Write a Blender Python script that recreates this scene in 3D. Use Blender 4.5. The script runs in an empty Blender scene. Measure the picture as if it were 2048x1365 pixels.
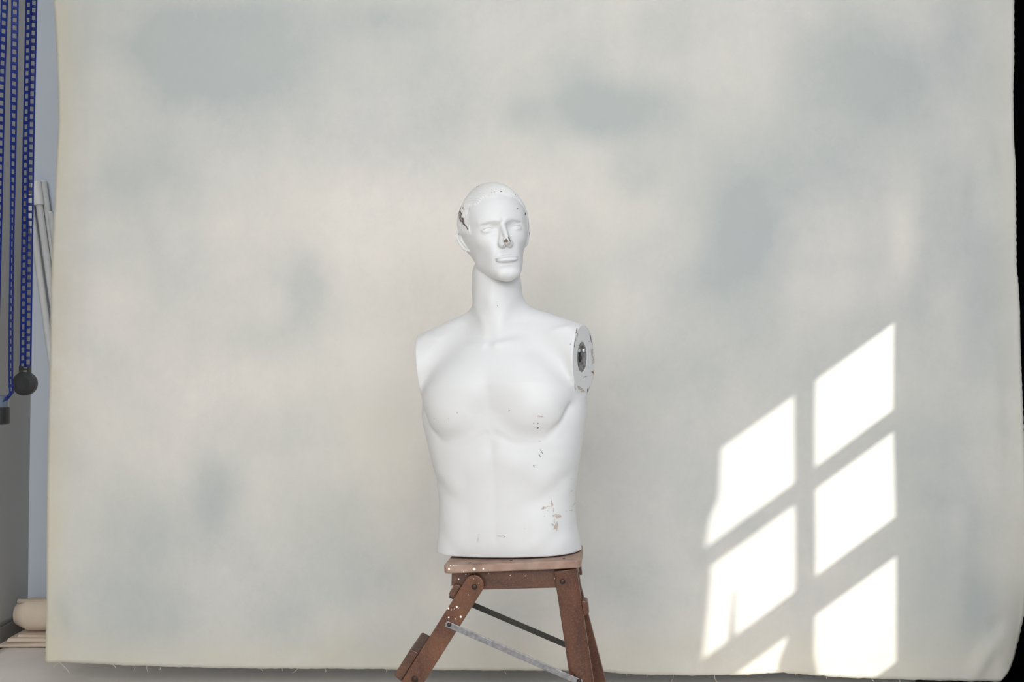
import bpy, bmesh, math, random, time
import numpy as np
from mathutils import Vector, Matrix, Euler
rad = math.radians

# ------------------------------------------------------------------
#  mannequin: signed distance sculpt (millimetres), surface nets mesh
# ------------------------------------------------------------------
def smin(a, b, k):
    h = np.clip(0.5 + 0.5*(b-a)/k, 0, 1)
    return b + (a-b)*h - k*h*(1-h)
def smax(a, b, k): return -smin(-a, -b, k)
def ell(P, c, r, R=None):
    q = P - np.array(c, np.float32)
    if R is not None: q = q @ R
    r = np.array(r, np.float32)
    k0 = np.sqrt(((q/r)**2).sum(1)) + 1e-9
    k1 = np.sqrt(((q/(r*r))**2).sum(1)) + 1e-9
    return k0*(k0-1)/k1
def cone(P, a, b, ra, rb, sc=None):
    a = np.array(a, np.float32); b = np.array(b, np.float32)
    q = P - a; ba = b-a
    if sc is not None:
        s = np.array(sc, np.float32); q = q*s; ba = ba*s
    h = np.clip(q@ba/(ba@ba), 0, 1)
    return np.sqrt(((q - h[:,None]*ba)**2).sum(1)) - (ra + (rb-ra)*h)
def gau(P, c, s, R=None):
    q = P - np.array(c, np.float32)
    if R is not None: q = q @ R
    q = q/np.array(s, np.float32)
    return np.exp(-0.5*(q*q).sum(1))
def seg_g(P, a, b, s):
    a = np.array(a, np.float32); b = np.array(b, np.float32)
    ba = b-a; q = P-a
    h = np.clip(q@ba/(ba@ba), 0, 1)
    d2 = ((q - h[:,None]*ba)**2).sum(1)
    return np.exp(-0.5*d2/(s*s))
def smooth_curve(zs, vs):
    zs = np.array(zs, np.float64); vs = np.array(vs, np.float64)
    o = np.argsort(zs); zs = zs[o]; vs = vs[o]
    m = np.zeros_like(vs); d = np.diff(vs)/np.diff(zs)
    m[0] = d[0]; m[-1] = d[-1]
    for i in range(1, len(vs)-1):
        m[i] = 0 if d[i-1]*d[i] <= 0 else 2*d[i-1]*d[i]/(d[i-1]+d[i])
    def f(z):
        i = np.clip(np.searchsorted(zs, z)-1, 0, len(zs)-2)
        h = zs[i+1]-zs[i]; t = np.clip((z-zs[i])/h, 0, 1)
        return ((2*t**3-3*t**2+1)*vs[i] + (t**3-2*t**2+t)*h*m[i] + (-2*t**3+3*t**2)*vs[i+1] + (t**3-t**2)*h*m[i+1]).astype(np.float32)
    return f
def loft(P, A, F, B, yc, n):
    z = P[:,2]; a = A(z); yc_ = yc(z)
    b = np.where(P[:,1] < yc_, yc_-F(z), B(z)-yc_)
    a = np.maximum(a, 1); b = np.maximum(b, 1)
    x = np.abs(P[:,0])/a; y = np.abs(P[:,1]-yc_)/b
    q = (x**n + y**n + 1e-9)**(1/n)
    g = q**(1-n)*np.sqrt((x**(n-1)/a)**2 + (y**(n-1)/b)**2) + 1e-6
    return (q-1)/np.maximum(g, 0.3/np.maximum(a, b))

YAW, TILT = rad(-17), rad(-3.0)
BODY_R = Matrix.Rotation(TILT, 3, 'Y') @ Matrix.Rotation(YAW, 3, 'Z')
HEAD_W = Matrix.Rotation(rad(-7), 3, 'Y') @ Matrix.Rotation(rad(14.5), 3, 'Z') @ Matrix.Rotation(rad(-4), 3, 'X')
HEAD_R = np.array(BODY_R.inverted() @ HEAD_W, np.float32)
BASE = 36.0
HEAD_O = np.array((6, -8, 795), np.float32)

hw = smooth_curve([60,40,20,0,-20,-40,-60,-80,-98,-112,-122,-130], [72,75,76,74,70,64,59,53.5,45,36,26,10])
hf = smooth_curve([60,40,20,5,-10,-30,-55,-76,-95,-110,-122,-130], [-78,-85,-89,-87,-84,-83,-85,-86,-86,-87,-83,-74])
hb = smooth_curve([60,20,-20,-50,-80,-100,-117,-130], [60,60,50,34,6,-22,-45,-62])
hc = smooth_curve([60,0,-40,-80,-105,-130], [5,5,0,-14,-38,-66])

def hair_mask(H):
    x, y, z = H[:,0], H[:,1], H[:,2]
    ax = np.abs(x)
    # hairline height as a function of how far round the head we are
    fr = 82 - 0.0055*ax*ax + 3*np.sin(x*0.16)          # front hairline
    side = (y > -46 + 0.10*(z-10)) & (z > -18) & (ax > 50)
    m1 = 1/(1+np.exp(-(z-fr)/1.6))
    m2 = 1/(1+np.exp(-(y+45-0.12*(z-10))/1.6)) * 1/(1+np.exp(-(z+2-0.3*(y+40))/2.0))
    # the back of the neck
    m3 = 1/(1+np.exp(-(y-30)/2.0)) * 1/(1+np.exp(-(z+45)/2.0))
    return np.maximum(np.maximum(m1, m2), m3)

def head_sdf(H):
    H = H.copy(); H[:,2] = np.where(H[:,2] < -40, -40+(H[:,2]+40)*1.07, H[:,2])
    mx = H.copy(); mx[:,0] = np.abs(mx[:,0])
    d = ell(H, (3, 9, 32), (80.5, 97, 97))
    f = loft(H, hw, hf, hb, hc, 2.25)
    f = smax(f, H[:,2]-58, 25); f = smax(f, -130-H[:,2], 8)
    d = smin(d, f, 22)
    # temples, brow, cheekbone, hollow cheek, jaw angle
    d += 3.0*gau(mx, (70,-40,28), (14,18,20))
    d -= 4.2*seg_g(mx, (10,-92,14), (48,-70,18), 5.5)
    d -= 1.5*gau(H, (0,-90,50), (30,14,18))
    d += 7.5*gau(mx, (30,-88,1), (16,14,10.5))
    d += 4.0*gau(mx, (17,-90,0), (7,12,9))
    d -= 4.2*gau(mx, (50,-62,-27), (15,17,11))
    d += 4.5*gau(mx, (50,-52,-64), (11,22,20))
    d -= 2.0*gau(mx, (54,-12,-80), (10,17,14))
    d -= 2.0*gau(mx, (30,-82,-48), (12,12,20))
    # chin and under-lip hollow
    d = smin(d, ell(H, (0,-77,-113), (25,14,15)), 16)
    d += 3.8*gau(H, (0,-92,-92), (17,10,4.5))
    d += 0.8*gau(H, (0,-98,-112), (2.5,8,7))
    # muzzle
    d -= 2.8*gau(H, (0,-88,-72), (24,12,15))
    # nose
    n = cone(H, (0,-87,8), (0,-106,-30), 4.8, 5.6, (1.0,1,1))
    n = smin(n, ell(H, (0,-105,-38), (9,10.5,8.5)), 6)
    n = smin(n, ell(mx, (10,-93,-42), (6.0,10.0,6.6)), 4)
    n = smin(n, cone(mx, (0,-84,-5), (7,-88,-38), 8, 10), 9)
    d = smin(d, n, 5)
    d = smax(d, -ell(mx, (6.2,-100,-48.5), (3.2,5.2,4.2)), 1.5)
    d += 1.2*seg_g(mx, (19,-88,-38), (19.5,-86,-47), 2.2)
    # philtrum + nasolabial fold
    d += 1.3*seg_g(H, (0,-92,-54), (0,-95,-64), 2.6)
    d += 0.7*seg_g(mx, (21,-86,-48), (32,-82,-74), 3.0)
    # lips
    up = smin(ell(H, (0,-89.8,-73), (19,7.5,4.4)), ell(mx, (16,-86,-75), (13,7,2.6)), 5)
    lo = smin(ell(H, (0,-89.5,-82), (21,8.2,5.0)), ell(mx, (17,-85.5,-79.5), (12,6.5,3.2)), 5)
    d = smin(d, up, 3.0); d = smin(d, lo, 4.0)
    d += 0.8*seg_g(mx, (0,-99,-77.0), (15,-95,-77.0), 1.4) + 1.0*seg_g(mx, (15,-95,-77.0), (30,-83,-78.5), 1.4)
    d += 1.2*gau(mx, (29,-84,-78.5), (3.5,6,3.5))
    d += 2.6*np.maximum(seg_g(mx,(13,-93,5),(22,-90,11.5),2.2), seg_g(mx,(22,-90,11.5),(46,-74,11),2.2))
    # eyes: ball, upper lid, lower lid, crease
    e = ell(mx, (31.5,-68.0,0), (15,11.9,11))
    d = smin(d, e, 2.0)
    c = np.array((31.5,-69.5,-1), np.float32)
    q = mx - c
    s = (q[:,0]/17.0)
    uz = 5.2*(1-s*s) - 0.6 + 0.9*s
    lz = -5.4*(1-s*s) + 0.6 + 0.9*s
    lid = ell(mx, (31.5,-67.8,-0.5), (17.5,14.6,13.2))
    lid_u = smax(lid, (uz - q[:,2]), 1.0)
    lid_l = smax(ell(mx, (31.5,-67.4,-1.0), (17.5,13.2,12.6)), (q[:,2]-lz), 1.0)
    d = smin(d, lid_u, 1.3); d = smin(d, lid_l, 3.5)
    t = np.clip((mx[:,0]-17)/29, 0, 1)
    cz = 5.5 + 6.5*np.sin(np.pi*np.clip(t*0.9+0.05,0,1)) - 1.5*t
    d += 1.5*np.exp(-0.5*((mx[:,2]-cz)/1.2)**2)*np.exp(-0.5*((mx[:,0]-32)/10)**4)*(mx[:,1] < -40)
    # hair thickness with strand grooves
    hm = hair_mask(H)
    ang = np.arctan2(H[:,0], H[:,2]-10)
    st = np.sin(H[:,0]*1.25 + 0.5*H[:,1] + 3.0*np.sin(H[:,1]*0.055+H[:,2]*0.04) + 1.6*np.sin(H[:,2]*0.13+H[:,0]*0.07))
    st2 = np.sin(H[:,1]*1.25 + 2.5*np.sin(H[:,2]*0.07) + 0.25*H[:,2] + 1.5*np.sin(H[:,0]*0.1))
    w = np.clip((np.abs(H[:,0])-45)/22, 0, 1)
    d -= hm*(2.0 + (0.85+0.4*np.sin(H[:,2]*0.31+H[:,0]*0.13)*np.sin(H[:,1]*0.27))*(st*(1-w) + st2*w))
    # ears
    RE = np.array(Matrix.Rotation(rad(-44),3,'Z') @ Matrix.Rotation(rad(-27),3,'X'), np.float32)
    L = (mx - np.array((68,5,-6), np.float32)) @ RE      # ear frame: x outwards, y back, z up
    def pt(phi, ry, rz, x, oy=0, oz=0): return (x, oy+ry*math.cos(phi), oz+rz*math.sin(phi))
    plate = ell(L, (5,1,1), (4.5,17,29))
    ear = plate
    ear = smax(ear, -ell(L, (13,-1,-2), (9.5,9.5,17)), 3)
    path = [pt(rad(a), 16.5-2.5*(a<-30)*((-30-a)/60.0), 30, 9.0+2.5*math.sin(rad(max(a,0))) - (3.0 if a > 150 else 0)) for a in range(-70, 181, 22)]
    path.append((6,-10,10))
    hel = None
    for p0, p1 in zip(path[:-1], path[1:]):
        c_ = cone(L, p0, p1, 2.9, 2.9); hel = c_ if hel is None else np.minimum(hel, c_)
    ear = smin(ear, hel, 3)
    ear = smin(ear, cone(L, (8,6,-20), (9,9,8), 2.4, 2.4), 3)
    ear = smin(ear, cone(L, (9,9,8), (8,3,18), 2.4, 2.0), 3)
    ear = smin(ear, ell(L, (7,-8,-28), (3.6,7,8)), 4)
    ear = smin(ear, ell(L, (5,-13,-6), (4,4,8)), 4)
    ear = smin(ear, ell(L, (-2,-3,-2), (7,12,20)), 5)
    d = smin(d, ear, 3.5)
    return d

tA = smooth_curve([-30,0,60,100,157,209,260,310,372,410,460,500,540,570,600], [183,182,175,169,168,175,185,195,206,198,172,145,110,78,60])
tF = smooth_curve([-30,0,50,100,157,209,260,310,372,420,470,520,560,600], [-97,-97,-97,-95,-92,-94,-98,-99,-101,-105,-101,-78,-50,-35])
tB = smooth_curve([-30,0,50,100,157,209,288,372,430,480,520,560,600], [110,106,92,82,80,86,100,110,112,108,98,82,70])
tC = smooth_curve([-30,0,300,500,600], [0,0,5,15,20])

def body_sdf(P):
    mx = P.copy(); mx[:,0] = np.sqrt(mx[:,0]**2+49)
    d = loft(P, tA, tF, tB, tC, 2.35)
    d = smax(d, P[:,2]-568, 30)
    # shoulders and trapezius
    sh = cone(mx, (40,24,588), (225,6,478), 42, 79, (1,1.12,1))
    sh = smax(sh, (mx-ARM_C)@ARM_N, 2.5)
    d = smin(d, sh, 18+30*np.clip((P[:,2]-430)/50, 0, 1))
    # neck
    nk = cone(P, (0,18,520), (0,6,700), 66, 57, (0.98,0.95,1))
    d = smin(d, nk, 30)
    # chest
    pec = ell(mx, (82,-46,388), (100,67,92))
    kk = 8 + 32*np.clip((P[:,2]-370)/70, 0, 1)
    d = smin(d, pec, kk)
    und = [(14,-106,322),(50,-108,302),(92,-103,296),(132,-88,308),(160,-68,342),(178,-52,378)]
    gr = None
    for p0, p1 in zip(und[:-1], und[1:]):
        c_ = seg_g(mx, p0, p1, 6.0); gr = c_ if gr is None else np.maximum(gr, c_)
    d += 3.4*gr
    d -= 2.0*gau(mx, (75,-110,335), (45,25,22))
    d += 1.2*seg_g(P, (0,-110,300), (0,-108,420), 9)
    d += 2.0*seg_g(mx, (155,-75,520), (180,-75,440), 12)
    # collar bones, notch, fossae, sternomastoids
    d -= 5.0*seg_g(mx, (18,-76,532), (95,-66,552), 9) + 4.0*seg_g(mx, (95,-66,552), (180,-30,565), 9)
    d += 3.2*np.maximum(seg_g(mx, (30,-74,549), (95,-58,566), 6.5), seg_g(mx, (95,-58,566), (175,-26,578), 6.5))
    d += 3.0*gau(mx, (85,-42,580), (36,24,9))
    d += 2.2*gau(P, (0,-78,545), (12,16,13))
    d -= 1.6*seg_g(mx, (58,-2,680), (16,-64,560), 9)
    d += 1.5*gau(mx, (34,-30,590), (12,16,22))
    d -= 2.0*gau(P, (0,-52,632), (9,12,13))
    # lat / armpit fold
    d += 4.0*gau(mx, (175,-60,372), (18,28,16))
    # ribcage margin, abdominals
    d -= 4.0*seg_g(mx, (25,-100,268), (120,-80,205), 22)
    d += 3.6*seg_g(mx, (95,-95,160), (170,-40,215), 14)
    d += 1.2*seg_g(P, (0,-100,285), (0,-100,95), 8)
    d += 1.4*gau(P, (0,-98,78), (6,12,8))
    for z_ in (250, 196):
        d -= 1.6*gau(mx, (34,-98,z_-26), (24,22,20))
    d += 1.4*seg_g(mx, (76,-92,235), (68,-92,80), 14)
    d -= 3.0*gau(mx, (120,-70,60), (40,40,38))
    d += 2.0*seg_g(mx, (60,-95,8), (150,-60,90), 12)
    for z_, x_ in ((262,150), (232,146), (290,155)):
        d -= 1.6*gau(mx, (x_,-62,z_), (14,20,9))
    return d

ARM_N = np.array((math.cos(rad(10)), -math.sin(rad(10)), 0), np.float32)
ARM_N[2] = -0.06; ARM_N /= np.linalg.norm(ARM_N)
ARM_C = np.array((206, 5, 480), np.float32)
SOCK = np.array((205.6, -1, 490), np.float32)

def mann_sdf(P):
    P = P.copy(); P[:,0] -= 4*np.clip(P[:,2]/200, 0, 1)
    b = body_sdf(P)
    H = (P - HEAD_O) @ HEAD_R
    near = H[:,2] > -190
    d = b
    if near.any():
        hd = head_sdf(H[near])
        d = b.copy(); d[near] = smin(b[near], hd, 7)
    # cut arms: flat faces, a shallow recessed socket each side
    mx = P.copy(); mx[:,0] = np.abs(mx[:,0])
    d = smax(d, ((mx-ARM_C)@ARM_N)+10*np.clip((405-P[:,2])/30,-0.0,1)*-1.5, 2.5)
    q = mx-SOCK
    along = q@ARM_N
    v = q - along[:,None]*ARM_N
    rr = np.sqrt((v[:,1]/29.0)**2 + (v[:,2]/35.0)**2)
    hole = np.maximum((rr-1)*29, -(along+12))
    d = smax(d, -hole, 1.5)
    d = smax(d, BASE-P[:,2], 1.5)
    return d

def build_grid(fine=1.3, coarse=3.0):
    def ax(segs):
        out = []
        for a, b, h in segs:
            n = max(1, int(round((b-a)/h)))
            out += list(np.linspace(a, b, n, endpoint=False))
        out.append(segs[-1][1]); return np.array(out, np.float32)
    X = ax([(-222,-105,coarse), (-105,95,fine), (95,222,coarse)])
    Y = ax([(-142,122,fine*1.08)])
    Z = ax([(-9,645,coarse), (645,935,fine)])
    return X, Y, Z

def mann_mesh(fine=1.3, coarse=3.0):
    X, Y, Z = build_grid(fine, coarse)
    nx, ny, nz = len(X), len(Y), len(Z); B = 6
    V = np.ones((nx,ny,nz), np.float32)*10
    bx = [(i, min(i+B, nx)) for i in range(0, nx, B)]
    by = [(i, min(i+B, ny)) for i in range(0, ny, B)]
    bz = [(i, min(i+B, nz)) for i in range(0, nz, B)]
    cx = np.array([(X[a]+X[b-1])/2 for a,b in bx]); cy = np.array([(Y[a]+Y[b-1])/2 for a,b in by]); cz = np.array([(Z[a]+Z[b-1])/2 for a,b in bz])
    G = np.stack(np.meshgrid(cx,cy,cz,indexing='ij'),-1).reshape(-1,3).astype(np.float32)
    f0 = mann_sdf(G); g = np.zeros_like(G)
    for k in range(3):
        e = np.zeros(3,np.float32); e[k] = 2
        g[:,k] = (mann_sdf(G+e)-mann_sdf(G-e))/4
    est = (np.abs(f0)/np.clip(np.sqrt((g*g).sum(1)),0.6,None)).reshape(len(cx),len(cy),len(cz))
    f0 = f0.reshape(est.shape)
    pts = []; sl = []
    for i,(xa,xb) in enumerate(bx):
        for j,(ya,yb) in enumerate(by):
            for k,(za,zb) in enumerate(bz):
                size = math.sqrt((X[xb-1]-X[xa]+3)**2+(Y[yb-1]-Y[ya]+3)**2+(Z[zb-1]-Z[za]+3)**2)
                if est[i,j,k] < size*0.75+5: sl.append((xa,xb,ya,yb,za,zb))
                else: V[xa:xb,ya:yb,za:zb] = f0[i,j,k]
    for c0 in range(0, len(sl), 1500):
        ch = sl[c0:c0+1500]
        arr = []
        for (xa,xb,ya,yb,za,zb) in ch:
            g_ = np.stack(np.meshgrid(X[xa:xb],Y[ya:yb],Z[za:zb],indexing='ij'),-1).reshape(-1,3)
            arr.append(g_)
        P = np.concatenate(arr).astype(np.float32)
        F = mann_sdf(P); o = 0
        for (xa,xb,ya,yb,za,zb) in ch:
            n = (xb-xa)*(yb-ya)*(zb-za)
            V[xa:xb,ya:yb,za:zb] = F[o:o+n].reshape(xb-xa,yb-ya,zb-za); o += n
    # surface nets
    S = V < 0
    c = S[:-1,:-1,:-1].astype(np.int8)
    cnt = sum(S[i:nx-1+i, j:ny-1+j, k:nz-1+k].astype(np.int8) for i in (0,1) for j in (0,1) for k in (0,1))
    act = (cnt > 0) & (cnt < 8)
    idx = -np.ones(act.shape, np.int32); ii = np.argwhere(act); idx[act] = np.arange(len(ii))
    # centroid of edge crossings
    acc = np.zeros((len(ii),3), np.float64); num = np.zeros(len(ii))
    crd = [X,Y,Z]
    for axis in range(3):
        oth = [a for a in range(3) if a != axis]
        for u in (0,1):
            for w in (0,1):
                o = ii.copy(); o[:,oth[0]] += u; o[:,oth[1]] += w
                p = o.copy(); p[:,axis] += 1
                va = V[o[:,0],o[:,1],o[:,2]]; vb = V[p[:,0],p[:,1],p[:,2]]
                cr = (va < 0) != (vb < 0)
                t = np.where(cr, va/np.where(cr, va-vb, 1), 0)
                pos = np.stack([crd[a][o[:,a]] for a in range(3)],1).astype(np.float64)
                pos[:,axis] += t*(crd[axis][p[:,axis]]-crd[axis][o[:,axis]])
                acc += pos*cr[:,None]; num += cr
    verts = (acc/num[:,None]).astype(np.float32)
    quads = []
    for axis in range(3):
        a1, a2 = [(1,2),(2,0),(0,1)][axis]
        sA = [slice(None)]*3; sB = [slice(None)]*3
        sA[axis] = slice(0,-1); sB[axis] = slice(1,None)
        ch = S[tuple(sA)] != S[tuple(sB)]
        e = np.argwhere(ch)
        ok = (e[:,a1] > 0) & (e[:,a2] > 0) & (e[:,a1] < act.shape[a1]) & (e[:,a2] < act.shape[a2])
        e = e[ok]
        def g(d1,d2):
            q = e.copy(); q[:,a1] -= d1; q[:,a2] -= d2
            return idx[q[:,0],q[:,1],q[:,2]]
        q = np.stack([g(1,1),g(0,1),g(0,0),g(1,0)],1)
        inside = S[e[:,0],e[:,1],e[:,2]]
        q[~inside] = q[~inside][:,::-1]
        quads.append(q)
    quads = np.concatenate(quads)
    quads = quads[(quads >= 0).all(1)]
    for it in range(2):
        f = mann_sdf(verts); g = np.zeros_like(verts)
        for k in range(3):
            e = np.zeros(3,np.float32); e[k] = 0.25
            g[:,k] = (mann_sdf(verts+e)-mann_sdf(verts-e))/0.5
        g2 = np.maximum((g*g).sum(1), 0.2)
        st = np.clip(f/g2, -1.0, 1.0)[:,None]*g
        verts = verts - st.astype(np.float32)
    return verts, quads

def np_mesh(name, verts, faces):
    me = bpy.data.meshes.new(name)
    me.vertices.add(len(verts)); me.vertices.foreach_set('co', np.ascontiguousarray(verts, np.float32).ravel())
    n = faces.shape[1]
    me.loops.add(faces.size); me.loops.foreach_set('vertex_index', np.ascontiguousarray(faces, np.int32).ravel())
    me.polygons.add(len(faces)); me.polygons.foreach_set('loop_start', np.arange(0, faces.size, n, dtype=np.int32))
    me.update(calc_edges=True); me.validate()
    me.polygons.foreach_set('use_smooth', [True]*len(me.polygons))
    return me
SUN_E, WIN_L, WIN_R, TOP_FILL_E, EXPO = 8.0, 68.5, 51.5, 14.0, 0.0
C = bpy.context.scene.collection
PITCH, CAM_H, FPX = rad(1.6), 1.0, 35/36*2048
def at(px, py, D):
    """world point on the vertical plane y = D seen at photograph pixel (px, py)"""
    u, v = (px-1024)/FPX, (682.5-py)/FPX
    dy = math.cos(PITCH) - v*math.sin(PITCH); dz = math.sin(PITCH) + v*math.cos(PITCH)
    return Vector((u*D/dy, D, CAM_H + dz*D/dy))

# ---------------- materials ----------------
def lin(c):
    return tuple(((x/255)/12.92 if x/255 <= 0.04045 else ((x/255+0.055)/1.055)**2.4) for x in c)+(1,)
class NT:
    def __init__(s, name):
        s.m = bpy.data.materials.new(name); s.m.use_nodes = True
        s.t = s.m.node_tree; s.b = s.t.nodes['Principled BSDF']; s.out = s.t.nodes['Material Output']
    def n(s, kind, ins=None, **kw):
        nd = s.t.nodes.new(kind)
        for k, v in kw.items(): setattr(nd, k, v)
        for k, v in (ins or {}).items():
            if isinstance(v, bpy.types.NodeSocket): s.t.links.new(v, nd.inputs[k])
            else: nd.inputs[k].default_value = v
        return nd
    def link(s, a, b): s.t.links.new(a, b)
    def mix(s, f, a, b):
        nd = s.t.nodes.new('ShaderNodeMix'); nd.data_type = 'RGBA'
        for i, v in ((0, f), (6, a), (7, b)):
            if isinstance(v, bpy.types.NodeSocket): s.t.links.new(v, nd.inputs[i])
            else: nd.inputs[i].default_value = v
        return nd.outputs[2]
    def math(s, op, a, b=0.0, c=0.0, clamp=False):
        nd = s.t.nodes.new('ShaderNodeMath'); nd.operation = op; nd.use_clamp = clamp
        for i, v in enumerate((a, b, c)):
            if isinstance(v, bpy.types.NodeSocket): s.t.links.new(v, nd.inputs[i])
            else: nd.inputs[i].default_value = v
        return nd.outputs[0]
    def ramp(s, f, lo, hi):
        nd = s.n('ShaderNodeMapRange', {0: f, 1: lo, 2: hi}); nd.clamp = True
        return nd.outputs[0]
    def noise(s, vec, scale, detail=4, rough=0.5, dist=0.0):
        return s.n('ShaderNodeTexNoise', {'Vector': vec, 'Scale': scale, 'Detail': detail, 'Roughness': rough, 'Distortion': dist})
    def bump(s, h, strength, dist):
        nd = s.n('ShaderNodeBump', {'Height': h, 'Strength': strength, 'Distance': dist}); s.link(nd.outputs[0], s.b.inputs['Normal'])
    def obj(s): return s.n('ShaderNodeTexCoord').outputs['Object']
    def scaled(s, vec, sc): return s.n('ShaderNodeMapping', {'Vector': vec, 'Scale': sc}).outputs[0]
def plain(name, c, rough=0.6, metal=0.0, var=0.08, scale=20, bump=0.0, spec=0.5):
    t = NT(name); v = t.obj(); nz = t.noise(v, scale).outputs[0]
    c = lin(c); dk = tuple(x*(1-var) for x in c[:3])+(1,); lt = tuple(min(1, x*(1+var)) for x in c[:3])+(1,)
    t.link(t.mix(t.ramp(nz, .3, .7), dk, lt), t.b.inputs['Base Color'])
    t.b.inputs['Roughness'].default_value = rough; t.b.inputs['Metallic'].default_value = metal
    t.b.inputs['Specular IOR Level'].default_value = spec
    if bump: t.bump(t.noise(v, scale*6, 3).outputs[0], bump, 0.002)
    return t.m
def spots(t, vec, items):
    """union of small ellipsoids: items (location, rotation, radii) -> signed field (<1 inside)"""
    cur = None
    for loc, rot, r in items:
        mp = t.n('ShaderNodeMapping', {'Vector': vec, 'Location': loc, 'Rotation': rot, 'Scale': r}); mp.vector_type = 'TEXTURE'
        ln = t.n('ShaderNodeVectorMath', {0: mp.outputs[0]}, operation='LENGTH').outputs['Value']
        cur = ln if cur is None else t.math('MINIMUM', cur, ln)
    return cur

# ---------------- mesh helpers ----------------
def finish(name, bm, mat, parent=None, smooth=False, bevel=0.0, seg=2, kind=None):
    bmesh.ops.recalc_face_normals(bm, faces=bm.faces)
    me = bpy.data.meshes.new(name); bm.to_mesh(me); bm.free()
    if mat: me.materials.append(mat)
    if smooth:
        for p in me.polygons: p.use_smooth = True
    o = bpy.data.objects.new(name, me); C.objects.link(o)
    if parent is not None: o.parent = parent
    if bevel:
        b = o.modifiers.new('bevel', 'BEVEL'); b.width = bevel; b.segments = seg; b.limit_method = 'ANGLE'; b.angle_limit = rad(35)
    if kind: o['kind'] = kind
    return o
def box(bm, lo, hi, M=None):
    vs = []
    for z in (lo[2], hi[2]):
        for y in (lo[1], hi[1]):
            for x in (lo[0], hi[0]):
                v = Vector((x, y, z)); vs.append(bm.verts.new(M @ v if M else v))
    for f in ((0,1,3,2),(4,6,7,5),(0,4,5,1),(2,3,7,6),(0,2,6,4),(1,5,7,3)): bm.faces.new([vs[i] for i in f])
def prism(bm, pts, y0, y1):
    """polygon in the xz plane extruded from y0 to y1"""
    a = [bm.verts.new((x, y0, z)) for x, z in pts]; b = [bm.verts.new((x, y1, z)) for x, z in pts]
    bm.faces.new(a); bm.faces.new(b[::-1])
    for i in range(len(pts)):
        j = (i+1) % len(pts); bm.faces.new((a[i], b[i], b[j], a[j]))
def tube(bm, pts, r, n=10, cap=True, ry=None):
    rings = []
    for i, p in enumerate(pts):
        p = Vector(p); q0 = Vector(pts[max(i-1, 0)]); q1 = Vector(pts[min(i+1, len(pts)-1)])
        t = (q1-q0).normalized(); up = Vector((0,0,1)) if abs(t.z) < .9 else Vector((0,1,0))
        u = t.cross(up).normalized(); v = u.cross(t)
        rr = r[i] if isinstance(r, (list, tuple)) else r
        rings.append([bm.verts.new(p + u*math.cos(k*2*math.pi/n)*rr + v*math.sin(k*2*math.pi/n)*rr) for k in range(n)])
    for a, b in zip(rings[:-1], rings[1:]):
        for k in range(n): bm.faces.new((a[k], a[(k+1) % n], b[(k+1) % n], b[k]))
    if cap: bm.faces.new(rings[0][::-1]); bm.faces.new(rings[-1])
def lathe(bm, prof, M, n=32):
    """profile (radius, height) about local z, placed by M"""
    rings = []
    for r, h in prof:
        if r < 1e-6: rings.append([bm.verts.new(M @ Vector((0,0,h)))])
        else: rings.append([bm.verts.new(M @ Vector((r*math.cos(k*2*math.pi/n), r*math.sin(k*2*math.pi/n), h))) for k in range(n)])
    for a, b in zip(rings[:-1], rings[1:]):
        for k in range(n):
            if len(a) == 1 and len(b) == 1: continue
            if len(a) == 1: bm.faces.new((a[0], b[k], b[(k+1) % n]))
            elif len(b) == 1: bm.faces.new((a[k], b[0], a[(k+1) % n]))
            else: bm.faces.new((a[k], b[k], b[(k+1) % n], a[(k+1) % n]))
def thing(name, label, cat, loc=(0,0,0), group=None):
    o = bpy.data.objects.new(name, None); C.objects.link(o); o.location = loc; o.empty_display_size = .1
    return tag(o, label, cat, group)
def tag(o, label, cat, group=None):
    o['label'] = label; o['category'] = cat
    if group: o['group'] = group
    return o

# ---------------- room ----------------
XL, XR, YB, YF, ZC = -1.840, 2.30, 3.81, -1.6, 3.20
W = 0.10
M_wall_l = plain('paint_warm_grey', (180,179,175), .75, var=.02, scale=3, bump=.05)
M_wall = plain('paint_cool_white', (196,203,212), .75, var=.02, scale=3, bump=.05)
M_ceil = plain('paint_ceiling', (235,235,232), .8, var=.02)
M_base = plain('paint_skirting', (120,118,114), .5, var=.05)
M_frame = plain('paint_window', (235,234,228), .4, var=.03)
def floor_mat():
    t = NT('floor_boards'); v = t.obj()
    br = t.n('ShaderNodeTexBrick', {'Vector': v, 'Scale': 1.0, 'Color1': lin((92,84,76)), 'Color2': lin((104,95,86)), 'Mortar': lin((48,43,38)),
             'Mortar Size': .004, 'Brick Width': 1.6, 'Row Height': .14})
    g = t.noise(t.scaled(v, (1.5, 18, 1)), 4, 5).outputs[0]
    t.link(t.mix(t.ramp(g, .2, .9), br.outputs[0], lin((70,62,55))), t.b.inputs['Base Color']); t.b.inputs['Roughness'].default_value = .55
    return t.m
def slab(name, lo, hi, mat, kind='structure'):
    bm = bmesh.new(); box(bm, lo, hi); return finish(name, bm, mat, kind=kind)
slab('floor', (XL-W, YF-W, -.1), (XR+W, YB+W, 0), floor_mat())
SKY = (-1.1, 1.2, .3, 1.7)  # ceiling opening added for an overhead fill light
bm = bmesh.new()
for lo_, hi_ in (((XL-W, YF-W), (XR+W, SKY[2])), ((XL-W, SKY[3]), (XR+W, YB+W)), ((XL-W, SKY[2]), (SKY[0], SKY[3])), ((SKY[1], SKY[2]), (XR+W, SKY[3]))):
    box(bm, (*lo_, ZC), (*hi_, ZC+.1))
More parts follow.
